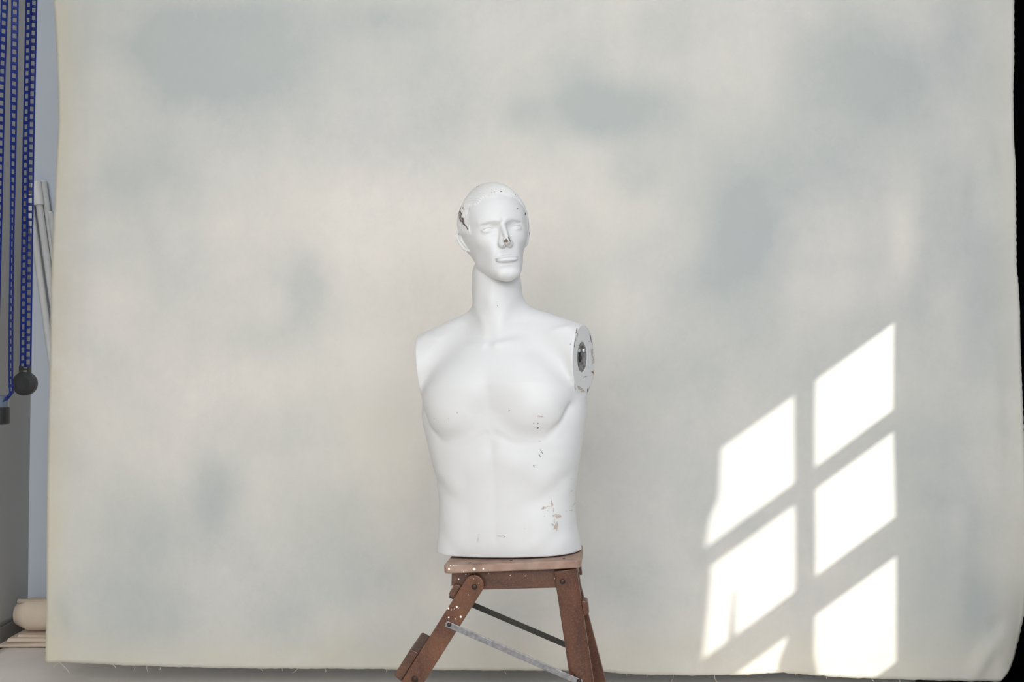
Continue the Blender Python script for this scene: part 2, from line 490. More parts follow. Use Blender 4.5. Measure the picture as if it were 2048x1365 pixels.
for lo_, hi_ in (((SKY[0]-.04, SKY[2]-.04), (SKY[0], SKY[3]+.04)), ((SKY[1], SKY[2]-.04), (SKY[1]+.04, SKY[3]+.04)), ((SKY[0], SKY[2]-.04), (SKY[1], SKY[2])), ((SKY[0], SKY[3]), (SKY[1], SKY[3]+.04))):
    box(bm, (*lo_, ZC+.1), (*hi_, ZC+1.5))  # shaft walls added to keep the sun out of the opening
finish('ceiling', bm, M_ceil, kind='structure')
slab('wall_left', (XL-W, YF-W, 0), (XL, YB, ZC), M_wall_l)
slab('wall_back', (XL-W, YB, 0), (XR+W, YB+W, ZC), M_wall)
def holed(name, axis, c0, c1, u0, u1, holes, mat):
    """wall with rectangular openings; axis 0: wall plane x, u = y; axis 1: wall plane y, u = x"""
    us = sorted({u0, u1, *[h[0] for h in holes], *[h[1] for h in holes]}); zs = sorted({0, ZC, *[h[2] for h in holes], *[h[3] for h in holes]})
    bm = bmesh.new()
    for a, b in zip(us[:-1], us[1:]):
        for p, q in zip(zs[:-1], zs[1:]):
            m, n = (a+b)/2, (p+q)/2
            if any(h[0] < m < h[1] and h[2] < n < h[3] for h in holes): continue
            if axis == 0: box(bm, (c0, a, p), (c1, b, q))
            else: box(bm, (a, c0, p), (b, c1, q))
    bmesh.ops.remove_doubles(bm, verts=bm.verts, dist=1e-5)
    return finish(name, bm, mat, kind='structure')
WY0, WY1, WZ0, WZ1 = 1.20, 1.934, .80, 1.955           # sunny side window
holed('wall_right', 0, XR, XR+W, YF-W, YB, [(WY0-.20, WY1+.02, WZ0, WZ1+.12)], M_wall)
FW = [(-1.70, .10, .95, 2.95), (.35, 2.15, .95, 2.95)]
holed('wall_front', 1, YF-W, YF, XL, XR, FW, M_wall)
bm = bmesh.new()
box(bm, (XL, YF, 0), (XL+.016, YB, .075)); box(bm, (XL, YF, .075), (XL+.010, YB, .088))
finish('baseboard_left', bm, M_base, kind='structure', bevel=.003)
bm = bmesh.new(); box(bm, (XL+.016, YB-.016, 0), (XR, YB, .09)); finish('baseboard_back', bm, M_frame, kind='structure', bevel=.003)
# glass: a thin clear sheet with a faint reflection
t = NT('window_glass'); tr = t.n('ShaderNodeBsdfTransparent', {'Color': (.97,.98,.98,1)}); gl = t.n('ShaderNodeBsdfGlossy', {'Roughness': .02})
mx = t.n('ShaderNodeMixShader', {0: .05, 1: tr.outputs[0], 2: gl.outputs[0]}); t.link(mx.outputs[0], t.out.inputs[0]); M_glass = t.m
# the sash: two columns of panes, three rows, heavy meeting rail
bm = bmesh.new(); X0, X1 = XR+.001, XR+.013
ys = [(WY0-.20, WY0-.15), (1.614, 1.670), (WY1, WY1+.02)]
for a, b in ys: box(bm, (X0, a, WZ0), (X1, b, WZ1+.12))
for a, b in ((WZ1+.005, WZ1+.12), (1.628, 1.688), (1.246, 1.358), (WZ0, WZ0+.118)): box(bm, (X0, WY0-.20, a), (X1, WY1+.02, b))
win = finish('window_1', bm, M_frame, kind='structure')
bm = bmesh.new(); box(bm, (XR+.005, WY0-.20, WZ0), (XR+.008, WY1+.02, WZ1+.12)); finish('pane', bm, M_glass, win)
slab('trim_1', (XR-.14, WY0-.12, WZ0-.035), (XR, WY1+.06, WZ0-.002), M_frame)
for i, (a, b, c, d) in enumerate(FW):
    bm = bmesh.new()
    for x0, x1 in ((a, a+.05), (b-.05, b), ((a+b)/2-.02, (a+b)/2+.02)): box(bm, (x0, YF-.06, c), (x1, YF-.02, d))
    for z0, z1 in ((c, c+.06), (d-.05, d), ((c+d)/2-.03, (c+d)/2+.03)): box(bm, (a, YF-.06, z0), (b, YF-.02, z1))
    w_ = finish('window_%d' % (i+2), bm, M_frame, kind='structure')
    bm = bmesh.new(); box(bm, (a, YF-.045, c), (b, YF-.042, d)); finish('pane', bm, M_glass, w_)

# ---------------- hand painted canvas backdrop ----------------
BD = 3.06
LE = [(0,104),(30,107),(110,111),(180,114),(240,115.5),(280,114),(340,111),(400,109),(470,105.5),(580,101),(700,100),(840,97),(950,96),(1100,94),(1200,93),(1327,90),(1400,89)]
RE_ = [(0,2030),(120,2031),(180,2029),(280,2030),(330,2033),(400,2033),(530,2034),(570,2038),(620,2041),(680,2042),(760,2045),(900,2050),(1100,2056),(1230,2058),(1290,2051),(1325,2040),(1348,2027),(1365,2005),(1400,1998)]
BE = [(90,1327),(130,1326),(250,1331),(400,1334),(600,1338),(780,1340),(1000,1342),(1205,1343),(1280,1349),(1400,1350),(1500,1349),(1585,1346),(1650,1352),(1720,1357),(1850,1361),(2060,1366)]
def itp(tab, x): return float(np.interp(x, [a for a, _ in tab], [b for _, b in tab]))
BLOB = [(480,90,170,80,.85),(370,150,110,80,.4),(560,240,130,90,.4),(740,80,80,60,.4),(880,60,80,60,.25),(1250,215,115,52,1.15),(1140,190,60,70,.3),
 (1275,345,45,38,.6),(1040,225,35,28,.6),(820,290,90,60,.45),(880,190,60,60,.4),(1740,140,110,70,.9),(1680,60,80,50,.3),(1700,250,170,90,.55),(1920,60,40,100,.55),
 (1480,520,60,80,.9),(1560,370,120,80,.45),(1900,400,50,80,.45),(1975,600,45,150,.7),(1370,590,80,60,.5),(1460,440,80,70,.5),(620,600,36,55,.75),(590,690,60,40,.35),
 (300,370,120,80,.3),(330,560,60,60,.2),(435,975,42,50,.95),(390,1060,65,55,.6),(270,1080,60,80,.5),(300,1230,90,60,.65),(560,1240,60,60,.4),(660,1040,60,45,.5),
 (700,1150,80,60,.35),(140,880,40,60,.3),(1240,900,90,110,.4),(1290,1150,80,90,.55),(1900,1150,80,150,.6),(1850,900,60,100,.4),(1550,700,150,80,.4),(115,1240,22,45,.8),
 (1965,1230,36,60,.7),(820,1280,100,40,.3),(530,850,90,50,.35),(1330,760,80,60,.3),(200,1290,60,30,.2),(1400,1000,60,90,.3),(1990,200,30,120,.3),(660,20,200,40,.3),
 (700,400,230,110,-.4),(900,600,180,130,-.45),(770,850,70,120,-.7),(1150,420,140,90,-.4),(1440,170,110,70,-.45),(1805,480,24,60,-.7),(150,300,40,60,-.4),(450,770,150,80,-.3),
 (140,780,30,90,-.5),(1280,620,60,60,-.3),(1640,560,60,90,-.3),(860,1180,60,90,-.3),(200,600,80,100,-.2),(300,230,330,260,.3),(250,1180,300,170,.25),(1800,850,260,420,.22),(1650,230,330,200,.2),(620,1240,300,120,.2)]
rng = np.random.RandomState(4)
for _ in range(150):
    BLOB.append((rng.uniform(80,2060), rng.uniform(-60,1380), rng.uniform(18,70), rng.uniform(14,60), rng.uniform(-.28,.30)))
def backdrop():
    ncol, nrow = 300, 220
    py = np.linspace(-170, 1, nrow)*0
    V_ = []; pig = []; bor = []
    top = -150
    S_ = np.linspace(0, 1, nrow); U_ = np.linspace(0, 1, ncol)
    for s_ in S_:
        for u_ in U_:
            e = min(u_, 1-u_)
            x_ = 90 + u_*1960
            yb = itp(BE, x_); y_ = top + s_*(yb-top)
            xl, xr = itp(LE, y_), itp(RE_, y_)
            x_ = xl + u_*(xr-xl)
            fray = 0.7*math.sin(y_*.9)*math.sin(y_*.37)
            if u_ in (0, 1): x_ += fray
            if s_ == 1: y_ += 0.7*math.sin(x_*.31)*math.sin(x_*.083)+.4*math.sin(x_*.9)
            V_.append((x_, y_))
    V_ = np.array(V_); X_, Y_ = V_[:,0], V_[:,1]
    # cloth relief (metres towards the back)
    D_ = 0.006*np.sin(X_*.006+1+Y_*.0011) + 0.003*np.sin(X_*.013+Y_*.004) + .002*np.sin(Y_*.011+X_*.003)
    def crease(x0,y0,x1,y1,w,a):
        nonlocal D_
        bx, by = x1-x0, y1-y0; h = np.clip(((X_-x0)*bx+(Y_-y0)*by)/(bx*bx+by*by), 0, 1)
        dx, dy = X_-x0-h*bx, Y_-y0-h*by; d = np.sqrt(dx*dx+dy*dy); L = math.hypot(bx, by)
        D_ += a*np.exp(-.5*(d/w)**2)*np.sin(np.pi*np.clip(h*.96+.02,0,1))
    for c in ((125,1170,215,1040,9,.004),(1935,1375,2005,1255,12,-.012),(1985,1300,2000,1230,10,.006),(1990,260,2012,360,7,.004),(1956,280,1950,480,14,.005),
              (1700,990,1780,1045,5,.0012),(1930,900,1925,1240,18,-.006),(1890,600,1960,1100,25,.005),(300,880,440,1010,14,.002),(1280,35,1420,10,6,.0015),
              (1355,65,1395,115,4,.0015),(1680,960,1760,1010,6,.001),(560,1330,660,1270,10,.002),(118,1230,140,1290,6,.002),(1985,640,2000,1000,12,-.006)): crease(*c)
    # the free right-hand bottom corner curls backwards, side edges lift a little
    D_ += .05*np.clip((X_-1990)/60,0,1)**2*np.clip((Y_-1150)/200,0,1)
    D_ -= .0015*np.exp(-((X_-np.interp(Y_,[a for a,_ in LE],[b for _,b in LE]))/30))
    P_ = np.zeros(len(X_)); 
    for bx, by, rx, ry, a in BLOB:
        q = ((X_-bx)/rx)**2+((Y_-by)/ry)**2
        P_ += 1.2*a*np.exp(-.5*q**1.25)
    ed = np.minimum(X_-np.interp(Y_,[a for a,_ in LE],[b for _,b in LE]), 9e9)
    Bo = np.exp(-(ed/38)**2)*.9 + .55*np.exp(-((1330-Y_)/60)**2) + .35*np.exp(-((2040-X_)/60)**2)
    co = np.zeros((len(X_),3)); 
    for i in range(len(X_)):
        co[i] = at(X_[i], Y_[i], BD)
    co[:,1] += D_
    F_ = []
    for r_ in range(nrow-1):
        for c_ in range(ncol-1):
            a = r_*ncol+c_; F_.append((a, a+ncol, a+ncol+1, a+1))
    me = np_mesh('canvas', co, np.array(F_))
    for nm, arr in (('pigment', P_), ('border', Bo)):
        at_ = me.attributes.new(nm, 'FLOAT', 'POINT'); at_.data.foreach_set('value', arr.astype(np.float32))
    t = NT('painted_canvas'); v = t.obj()
    pg = t.n('ShaderNodeAttribute', attribute_name='pigment').outputs['Fac']; bo = t.n('ShaderNodeAttribute', attribute_name='border').outputs['Fac']
    n1 = t.noise(v, 2.2, 6, .6, .6).outputs[0]; n2 = t.noise(t.scaled(v, (1,1,.8)), 9, 8, .7).outputs[0]
    rot = t.n('ShaderNodeMapping', {'Vector': v, 'Rotation': (0,rad(40),0), 'Scale': (14,14,5)}).outputs[0]
    br = t.noise(rot, 1.0, 4, .6).outputs[0]
    f = t.math('ADD', pg, t.math('MULTIPLY', t.math('SUBTRACT', n1, .5), 1.3)); f = t.math('ADD', f, t.math('MULTIPLY', t.math('SUBTRACT', n2, .5), 1.1))
    n4 = t.noise(v, 48, 5, .75, .8).outputs[0]; f = t.math('ADD', f, t.math('MULTIPLY', t.math('SUBTRACT', n4, .5), .55))
    f = t.math('ADD', f, t.math('MULTIPLY', t.math('SUBTRACT', br, .5), .22))
    col = t.mix(t.ramp(f, -.75, 1.45), lin((209,203,195)), lin((167,171,170)))
    n3 = t.noise(v, 1.3, 3).outputs[0]
    col = t.mix(t.math('MULTIPLY', t.ramp(n3, .4, .7), .35), col, lin((182,184,174)))
    col = t.mix(t.math('MULTIPLY', bo, t.ramp(n2, .2, .6)), col, lin((190,184,166)))
    wv = t.noise(t.scaled(v, (900,1,250)), 1.0, 2).outputs[0]; wv2 = t.noise(t.scaled(v, (250,1,900)), 1.0, 2).outputs[0]
    wf = t.math('ADD', wv, wv2)
    col = t.mix(t.math('MULTIPLY', t.ramp(wf, .7, 1.3), .03), col, lin((150,148,144)))
    t.link(col, t.b.inputs['Base Color']); t.b.inputs['Roughness'].default_value = .85; t.b.inputs['Specular IOR Level'].default_value = .2
    t.bump(t.math('ADD', wf, t.math('MULTIPLY', n2, 3)), .25, .0006)
    me.materials.append(t.m)
    root = thing('painted_backdrop', 'large hand painted beige and grey mottled canvas backdrop hanging behind the white mannequin', 'backdrop', (0, BD, 0))
    o = bpy.data.objects.new('canvas', me); C.objects.link(o); o.parent = root; o.location = (0, -BD, 0)
    sf = o.modifiers.new('thickness', 'SOLIDIFY'); sf.thickness = .0012; sf.offset = 1
    # roller tube it hangs from, above the picture
    bm = bmesh.new(); zt = at(1000, top, BD).z
    tube(bm, [(-1.62, 0.0, zt+.03), (1.75, 0.0, zt+.03)], .032, 24); finish('roller_tube', bm, plain('roller_metal', (150,150,150), .4, .7), root, smooth=False)
    # frayed threads along the lower hem
    Mt = plain('thread', (196,190,176), .9)
    for px, dx, dy, k in ((118,22,22,1),(122,-14,10,-1),(222,10,8,1),(267,2,10,1),(296,1,12,-1),(318,2,9,1),(510,16,7,1),(595,-9,9,1),(648,3,8,1),(1250,2,6,1),(1345,-3,14,1),(1430,4,17,-1),
                          (1290,3,5,1),(1588,2,5,1),(1650,2,6,1),(1745,2,6,-1),(1795,3,9,1),(560,5,6,1),(770,2,6,1),(1010,3,7,-1)):
        p = at(px, itp(BE, px)-1.5, BD-.003); p.y -= BD
        pts = [p + Vector((dx*q/650 + k*.004*math.sin(q*3.1), -.004*q, -dy*q/650)) for q in np.linspace(0, 1, 6)]
        bm = bmesh.new(); tube(bm, pts, .0006, 5); finish('loose_thread', bm, Mt, root)
backdrop()

# ---------------- blue chains and weights ----------------
M_chain = plain('blue_plastic', (1,24,92), .5, var=.06, spec=.25)
M_black = plain('black_plastic', (8,9,12), .5, var=.1)
def strand(bm, pts, hw, ang, ph=0.0, pitch=.0212):
    """ladder shaped plastic chain: two rails and cross bars along a path; ang(q) turns it about the vertical"""
    P_ = [Vector(p) for p in pts]; L = [0]
    for a, b in zip(P_[:-1], P_[1:]): L.append(L[-1]+(b-a).length)
    def pos(s):
        s = max(0, min(L[-1], s))
        for i in range(len(P_)-1):
            if s <= L[i+1]: return P_[i].lerp(P_[i+1], (s-L[i])/(L[i+1]-L[i]))
        return P_[-1]
    n = 60; ra = []; rb = []
    for i in range(n+1):
        q = i/n; a = ang(q); u = Vector((math.cos(a), math.sin(a), 0)); p = pos(q*L[-1])
        ra.append(p-u*hw); rb.append(p+u*hw)
    tube(bm, ra, .0024, 6); tube(bm, rb, .0024, 6)
    s = ph
    while s < L[-1]:
        q = s/L[-1]; a = ang(q); u = Vector((math.cos(a), math.sin(a), 0)); p = pos(s)
        d = (pos(s+.003)-pos(s-.003)).normalized(); w = u.cross(d)
        M = Matrix((u, w, d)).transposed().to_4x4(); M.translation = p
        box(bm, (-hw, -.0028, -.0037), (hw, .0028, .0037), M); s += pitch
CD = 2.72
zt_ = 2.80
def path(pts, D): 
    out = [at(x, y, D) for x, y in pts]
    a, b = out[0], out[1]; k = (zt_-a.z)/(a.z-b.z); out.insert(0, a + (a-b)*k)
    return out
r1 = thing('pull_chain', 'doubled bright blue plastic chain hanging nearest the backdrop, looped into the black disc weight', 'chain', at(50, 738, CD), 'blue backdrop chains')
bm = bmesh.new(); strand(bm, path([(57,0),(51,300),(45,735)], CD), .0066, lambda q: rad(-8)); o = finish('chain_strand', bm, M_chain, r1); o.location = -r1.location
bm = bmesh.new(); strand(bm, path([(68,0),(62,300),(56,735)], CD+.012), .0066, lambda q: rad(12), .011); o = finish('chain_strand', bm, M_chain, r1); o.location = -r1.location
CE = 2.60
r2 = thing('pull_chain', 'single blue plastic chain turning edge-on, looped into the black cylinder weight at the left edge', 'chain', at(20, 790, CE), 'blue backdrop chains')
bm = bmesh.new(); strand(bm, path([(30,0),(26.5,300),(22,640),(21.5,770),(23,786)], CE), .0068, lambda q: rad(5)+rad(80)*min(1, max(0, (q-.35)/.42))); o = finish('chain_strand', bm, M_chain, r2); o.location = -r2.location
bm = bmesh.new(); strand(bm, [at(23,786,CE), at(14,797,CE-.004), at(8,804,CE-.01)], .005, lambda q: rad(80)); o = finish('chain_strand', bm, M_chain, r2); o.location = -r2.location
bm = bmesh.new(); strand(bm, path([(9,0),(4,150),(-1,400),(-10,804)], CE), .0068, lambda q: rad(20)+rad(55)*q, .009); o = finish('chain_strand', bm, M_chain, r2); o.location = -r2.location
# disc weight
c = at(50, 768, CD-.004)
w = thing('chain_weight', 'black plastic disc weight hanging on the doubled blue chain', 'weight', c, 'chain weights')
bm = bmesh.new(); R_ = 23.5/FPX*CD
Mx = Matrix.Rotation(rad(90), 4, 'X')
lathe(bm, [(0,.011),(R_*.55,.0115),(R_*.88,.0105),(R_,.007),(R_,-.007),(R_*.88,-.0105),(0,-.011)], Mx, 40)
dsc = finish('weight_disc', bm, M_black, w)
M_dsc = plain('dark_screw', (12,12,12), .5)
for a in (90, 0, 180, 270): bm = bmesh.new(); lathe(bm, [(0,.0128),(.0016,.0125),(.0020,.010)], Matrix.Translation((R_*.66*math.cos(rad(a)), 0, R_*.66*math.sin(rad(a)))) @ Mx, 10); finish('screw', bm, M_dsc, dsc)
bm = bmesh.new(); k = CD/FPX
for s_ in (-1, 1): box(bm, (s_*8.2*k-2.6*k, -.006, 19*k), (s_*8.2*k+2.6*k, .006, 35*k))
box(bm, (-8.2*k, -.006, 27*k), (8.2*k, .006, 30.5*k))
finish('chain_bracket', bm, M_black, w, bevel=.0006)
# cylinder weight
c = at(-6, 822, CE)
w = thing('chain_weight', 'black cylinder weight with smoky clear cap cut off by the left picture edge', 'weight', c, 'chain weights')
k = CE/FPX
bm = bmesh.new(); lathe(bm, [(0,7*k),(22*k,7*k),(23.5*k,5*k),(23.8*k,-24*k),(22*k,-27*k),(0,-27*k)], Matrix(), 40); finish('weight_cylinder', bm, M_black, w)
bm = bmesh.new(); lathe(bm, [(0,31*k),(19*k,31*k),(21*k,29*k),(22*k,7.2*k),(0,7.2*k)], Matrix(), 40); finish('cap', bm, plain('smoky_plastic', (74,84,96), .25, var=.15), w)

# ---------------- things behind the backdrop on the left ----------------
M_tube = plain('grey_plastic_tube', (218,218,216), .5, var=.04)
def pole(name, a, b, D0, D1, r, label, cap=False):
    p0, p1 = at(*a, D0), at(*b, D1)
    d = (p1-p0).normalized(); k = -(p0.z-.0)/d.z; foot = p0 + d*((0.005-p0.z)/d.z)
    foot.y = min(foot.y, YB-.05); t = thing(name, label, 'tube', foot, 'tubes leaning in the corner')
    bm = bmesh.new(); tube(bm, [Vector((0,0,0)), p0-foot], r, 20); o = finish('tube_body', bm, M_tube, t, smooth=False)
    for p in o.data.polygons: p.use_smooth = len(p.vertices) == 4
    bm = bmesh.new(); q = p0-foot
    if cap: tube(bm, [q-d*0+Vector((0,0,0)), q+d*.09], r*1.45, 20)
    else: tube(bm, [q-d*.004, q+d*.004], r*.82, 20)
    finish('end_cap', bm, M_tube, t)
pole('plastic_tube', (72,364), (104,590), 3.765, 3.765, .0125, 'grey plastic tube with a wide end socket, leaning beside the blue chains', True)
pole('plastic_tube', (87,364), (114.5,560), 3.785, 3.785, .0115, 'tallest plain grey tube leaning right of the socketed tube')
pole('plastic_tube', (58,392), (92,640), 3.75, 3.75, .0125, 'grey tube leaning lowest, its top end hidden behind the doubled blue chain')
pole('plastic_tube', (101,426), (117,540), 3.74, 3.74, .011, 'short visible grey tube end peeking out beside the backdrop edge')
M_canvas = plain('raw_canvas', (222,205,186), .9, var=.05, scale=8, bump=.15, spec=.2)
M_drop = plain('dust_sheet', (238,230,220), .9, var=.05, scale=5, bump=.15, spec=.2)
# dust sheet over the floor, front part added unseen to bounce light
def sheet(name, x0, x1, y0, y1, zf, mat, nx=90, ny=50, edge=None, parent=None):
    bm = bmesh.new(); g = []
    for j in range(ny+1):
        row = []
        for i in range(nx+1):
            u, v = i/nx, j/ny; x = x0+(x1-x0)*u; y = y0+(y1-y0)*v
            if edge: x, y = edge(x, y, u, v)
            row.append(bm.verts.new((x, y, zf(x, y))))
        g.append(row)
    for j in range(ny):
        for i in range(nx): bm.faces.new((g[j][i], g[j][i+1], g[j+1][i+1], g[j+1][i]))
    o = finish(name, bm, mat, parent, smooth=True)
    s_ = o.modifiers.new('thickness', 'SOLIDIFY'); s_.thickness = .0015; s_.offset = 1
    return o
o = sheet('dust_sheet', -1.80, 1.28, .90, 3.59, lambda x, y: .004+.004*(1+math.sin(x*5+y*3))*.5+.002*(1+math.sin(y*17-x*4))*.5, M_drop, nx=90, ny=120,
          edge=lambda x, y, u, v: (x+.02*math.sin(y*4)*(u-.5), y+.006*math.sin(x*9)*v))
tag(o, 'pale beige dust sheet under the backdrop, extended unseen below the stool to bounce light', 'cloth')
# folded canvas in stepped layers, a thick roll on top
fc = thing('folded_canvas', 'folded raw canvas stacked in stepped layers on the floor by the wall', 'canvas', (-1.4, 3.66, 0))
for i, (xl, yf, z0, z1) in enumerate(((-1.835, 3.56, .010, .022), (-1.80, 3.575, .022, .034), (-1.77, 3.59, .034, .047))):
    bm = bmesh.new(); nx = 40
    def cross(x, s0): 
        w_ = .003*math.sin(x*11+i*2)
        return [(x, yf+.006*math.sin(x*7+i), z0+.001), (x, yf-.005+.006*math.sin(x*7+i), (z0+z1)/2), (x, yf+.004+.006*math.sin(x*7+i), z1+w_), (x, 3.71, z1+w_), (x, 3.71, z0+.001)]
    prev = None
    for j in range(nx+1):
        x = xl+(-.9-xl)*j/nx
        ring = [bm.verts.new((p[0]+1.4, p[1]-3.66, p[2])) for p in cross(x, i)]
        if prev:
            for q in range(5): bm.faces.new((prev[q], prev[(q+1) % 5], ring[(q+1) % 5], ring[q]))
        else: bm.faces.new(ring)
        prev = ring
    bm.faces.new(prev[::-1]); finish('canvas_layer', bm, M_canvas, fc)
rl = thing('canvas_roll', 'thick beige canvas roll lying on the folded canvas at lower left', 'roll', (-1.3, 3.645, .049))
bm = bmesh.new(); rr = .058; n = 28; prof = []
for j in range(14):
    s_ = j/13; x = -.497+.6*s_+.0
    bulge = rr*(1-.35*math.exp(-s_*60)+.02*math.sin(s_*20)); prof.append((x, bulge))
rings = []
for x, b in [(-.501, rr*.35)] + prof:
    rings.append([bm.verts.new((x, b*math.cos(a)*.92, rr+.003+b*math.sin(a)*(1.0+.03*math.sin(3*a)))) for a in [2*math.pi*q/n for q in range(n)]])
for a, b in zip(rings[:-1], rings[1:]):
    for q in range(n): bm.faces.new((a[q], a[(q+1) % n], b[(q+1) % n], b[q]))
bm.faces.new(rings[0]); bm.faces.new(rings[-1]); finish('rolled_cloth', bm, M_canvas, rl, smooth=True)
bm = bmesh.new()
tube(bm, [(-.485, -.020, rr*2-.006), (.07, -.020, rr*2-.006)], .009, 12); finish('loose_flap', bm, M_canvas, rl, smooth=True)

# ---------------- black drape on the right ----------------
t = NT('black_velvet'); t.b.inputs['Base Color'].default_value = (.0015,.0016,.0022,1); t.b.inputs['Roughness'].default_value = 1; t.b.inputs['Specular IOR Level'].default_value = 0
bm_v = t.noise(t.obj(), 60, 3).outputs[0]; t.bump(bm_v, .2, .002); M_blk = t.m
bm = bmesh.new(); g = []
nx, nz = 120, 30
for j in range(nz+1):
    row = []
    for i in range(nx+1):
        x = 1.40+.87*i/nx; q = j/nz
        if q < .7: z = 2.70*(1-q/.7)+.02; y = 3.36; dz = 0
        else: z = .02-.006*min(1,(q-.7)/.05); y = 3.36-.36*(q-.7)/.3
        f = min(1, abs(q-.7)/.05+.4)
        y += .022*math.sin(x*48+.6*math.sin(q*6))*(f if q < .7 else .3); z += .004*(1+math.sin(x*31+q*40))*(q > .7)
        row.append(bm.verts.new((x, y, z)))
    g.append(row)
for j in range(nz):
    for i in range(nx): bm.faces.new((g[j][i], g[j][i+1], g[j+1][i+1], g[j+1][i]))
o = finish('black_drape', bm, M_blk, smooth=True); tag(o, 'black cloth drape hanging behind the right edge of the backdrop', 'drape')

# ---------------- unseen curtain, vase and plant, added to shape the window light ----------------
SX, SY, SZ = -1.0, 1.0, -.72
def sunpt(px, py, xw):
    p = at(px, py, BD); t_ = (p.x-xw)/SX
    return (BD-SY*t_, p.z-SZ*t_)
M_cur = plain('linen', (188,180,166), .9, var=.05, scale=40)
XW = XR-.03
edge = [sunpt(*q, XW) for q in ((1437,880),(1437,915),(1431,1000),(1412,1040),(1403,1100),(1414,1150),(1406,1230),(1397,1320),(1392,1400),(1385,1500))]
ez = [e[1] for e in edge][::-1]; ey = [e[0] for e in edge][::-1]
bm = bmesh.new(); prev = None
for z in np.linspace(.72, 2.05, 60):
    y1 = float(np.interp(z, ez, ey)); row = []
    for i in range(26):
        u = i/25; y = 1.08+(y1-1.08)*u
        row.append(bm.verts.new((XW+.014*math.sin(u*26)*(1-u*.9), y, z)))
    if prev:
        for a in range(25): bm.faces.new((prev[a], prev[a+1], row[a+1], row[a]))
    prev = row
o = finish('window_curtain', bm, M_cur, smooth=True); sm = o.modifiers.new('thickness','SOLIDIFY'); sm.thickness = .002
tag(o, 'unseen linen curtain, its edge shaped to the sun patch', 'curtain')
XV = XR-.07
cy, cz = sunpt(1590, 1300, XV)
vz = WZ0-.002
bm = bmesh.new(); hv = cz+.075-vz
lathe(bm, [(0,0),(.034,0),(.044,.03),(.052,hv*.40),(.050,hv*.6),(.038,hv*.78),(.022,hv*.90),(.020,hv*.97),(.022,hv),(.016,hv*.97),(.015,hv*.90),(0,hv*.8)], Matrix.Translation((XV, cy, vz)), 28)
o = finish('shadow_vase', bm, plain('glaze', (120,128,120), .3), smooth=True); tag(o, 'unseen vase added on the sill to shadow the sun patch', 'vase')
py_, pz_ = sunpt(1440, 1330, XV)
pot = thing('shadow_plant', 'unseen plant added on the sill, its sprig shadowing the sun patch', 'plant', (XV, py_, vz))
bm = bmesh.new(); lathe(bm, [(0,0),(.032,0),(.042,.07),(.046,.07),(.046,.085),(.040,.085),(.037,.07),(0,.068)], Matrix(), 28); finish('pot', bm, plain('terracotta', (150,92,66), .8), pot, smooth=False)
bm = bmesh.new(); top = sunpt(1459, 1185, XV); h = top[1]-vz; dyy = top[0]-py_
tube(bm, [(0,0,.065),(0,dyy*.3,h*.4),(0,dyy*.7,h*.75),(0,dyy,h)], [.010,.010,.009,.004], 6)
rs = random.Random(3)
for i in range(16):
    q = .55+.42*i/16; p = Vector((0, dyy*q, h*q)); a = rs.uniform(0, 6.28); d = Vector((math.cos(a)*.5, math.sin(a)*.7, .8)).normalized()
    s_ = Vector((-d.y, d.x, 0)).normalized(); l = .034*(1.35-q)
    v_ = [bm.verts.new(p+x) for x in (Vector((0,0,0)), d*l*.5+s_*l*.22, d*l, d*l*.5-s_*l*.22)]; bm.faces.new(v_)
finish('foliage', bm, plain('leaf', (70,88,52), .6), pot)

# ---------------- step stool ----------------
SEAT_Z, SEAT_Y = 0.561, 2.40
STILT, SYAW = rad(-3.5), rad(-5.5)
def wood(name, c1, c2, items=(), rough=.42, grain=(1,1,1), dust=0.0):
    t = NT(name); v = t.obj()
    g = t.noise(t.scaled(v, grain), 1.0, 6, .65, .6).outputs[0]
    p = t.noise(v, 260, 3, .7).outputs[0]; bl = t.noise(v, 9, 4, .6).outputs[0]
    col = t.mix(t.ramp(g, .3, .7), lin(c1), lin(c2))
    col = t.mix(t.math('MULTIPLY', t.ramp(bl, .48, .75), .55), col, lin((50,27,27)))
    col = t.mix(t.math('MULTIPLY', t.ramp(p, .50, .72), .45), col, lin((130,92,64)))
    if dust: col = t.mix(t.math('MULTIPLY', t.ramp(t.noise(v, 30, 5).outputs[0], .3, .7), dust), col, lin((176,156,142)))
    rgh = t.math('ADD', rough, 0)
    if items:
        wob = t.n('ShaderNodeVectorMath', {0: t.noise(v, 500, 2).outputs['Color'], 1: (.0012,)*3}, operation='MULTIPLY').outputs[0]
        vv = t.n('ShaderNodeVectorMath', {0: v, 1: wob}, operation='ADD').outputs[0]
        m = t.ramp(spots(t, vv, items), 1.1, .85); col = t.mix(m, col, lin((238,234,226)))
    t.link(col, t.b.inputs['Base Color']); t.b.inputs['Roughness'].default_value = rough
    t.bump(t.math('ADD', g, t.math('MULTIPLY', p, .5)), .15, .001)
    return t.m
SR = Matrix.Rotation(STILT, 3, 'Y') @ Matrix.Rotation(SYAW, 3, 'Z')
st = thing('step_stool', 'dark brown wooden folding step stool with paint spatters carrying the mannequin', 'stool', (0, SEAT_Y, 0))
SO = Vector((at(1025, 1125, 2.26).x+.010, SEAT_Y, SEAT_Z))      # centre of the seat top
FR = SR.to_4x4(); FR.translation = SO
def stool_ray(px, py, D=2.27):                               # pixel -> stool frame on its front face y = yl
    return None
def on_plane(px, py, yl):
    o_ = Vector((0, 0, CAM_H)); d_ = at(px, py, 1.0)-o_
    Mi = FR.inverted(); a = Mi @ o_; b = Mi @ (o_+d_); d = b-a
    return a + d*((yl-a.y)/d.y)
def P2(px, py, yl): p = on_plane(px, py, yl); return (p.x, p.z)
floor_local = lambda x, y: -((FR @ Vector((x, y, 0))).z - 0)/math.cos(STILT)   # local z where the floor is
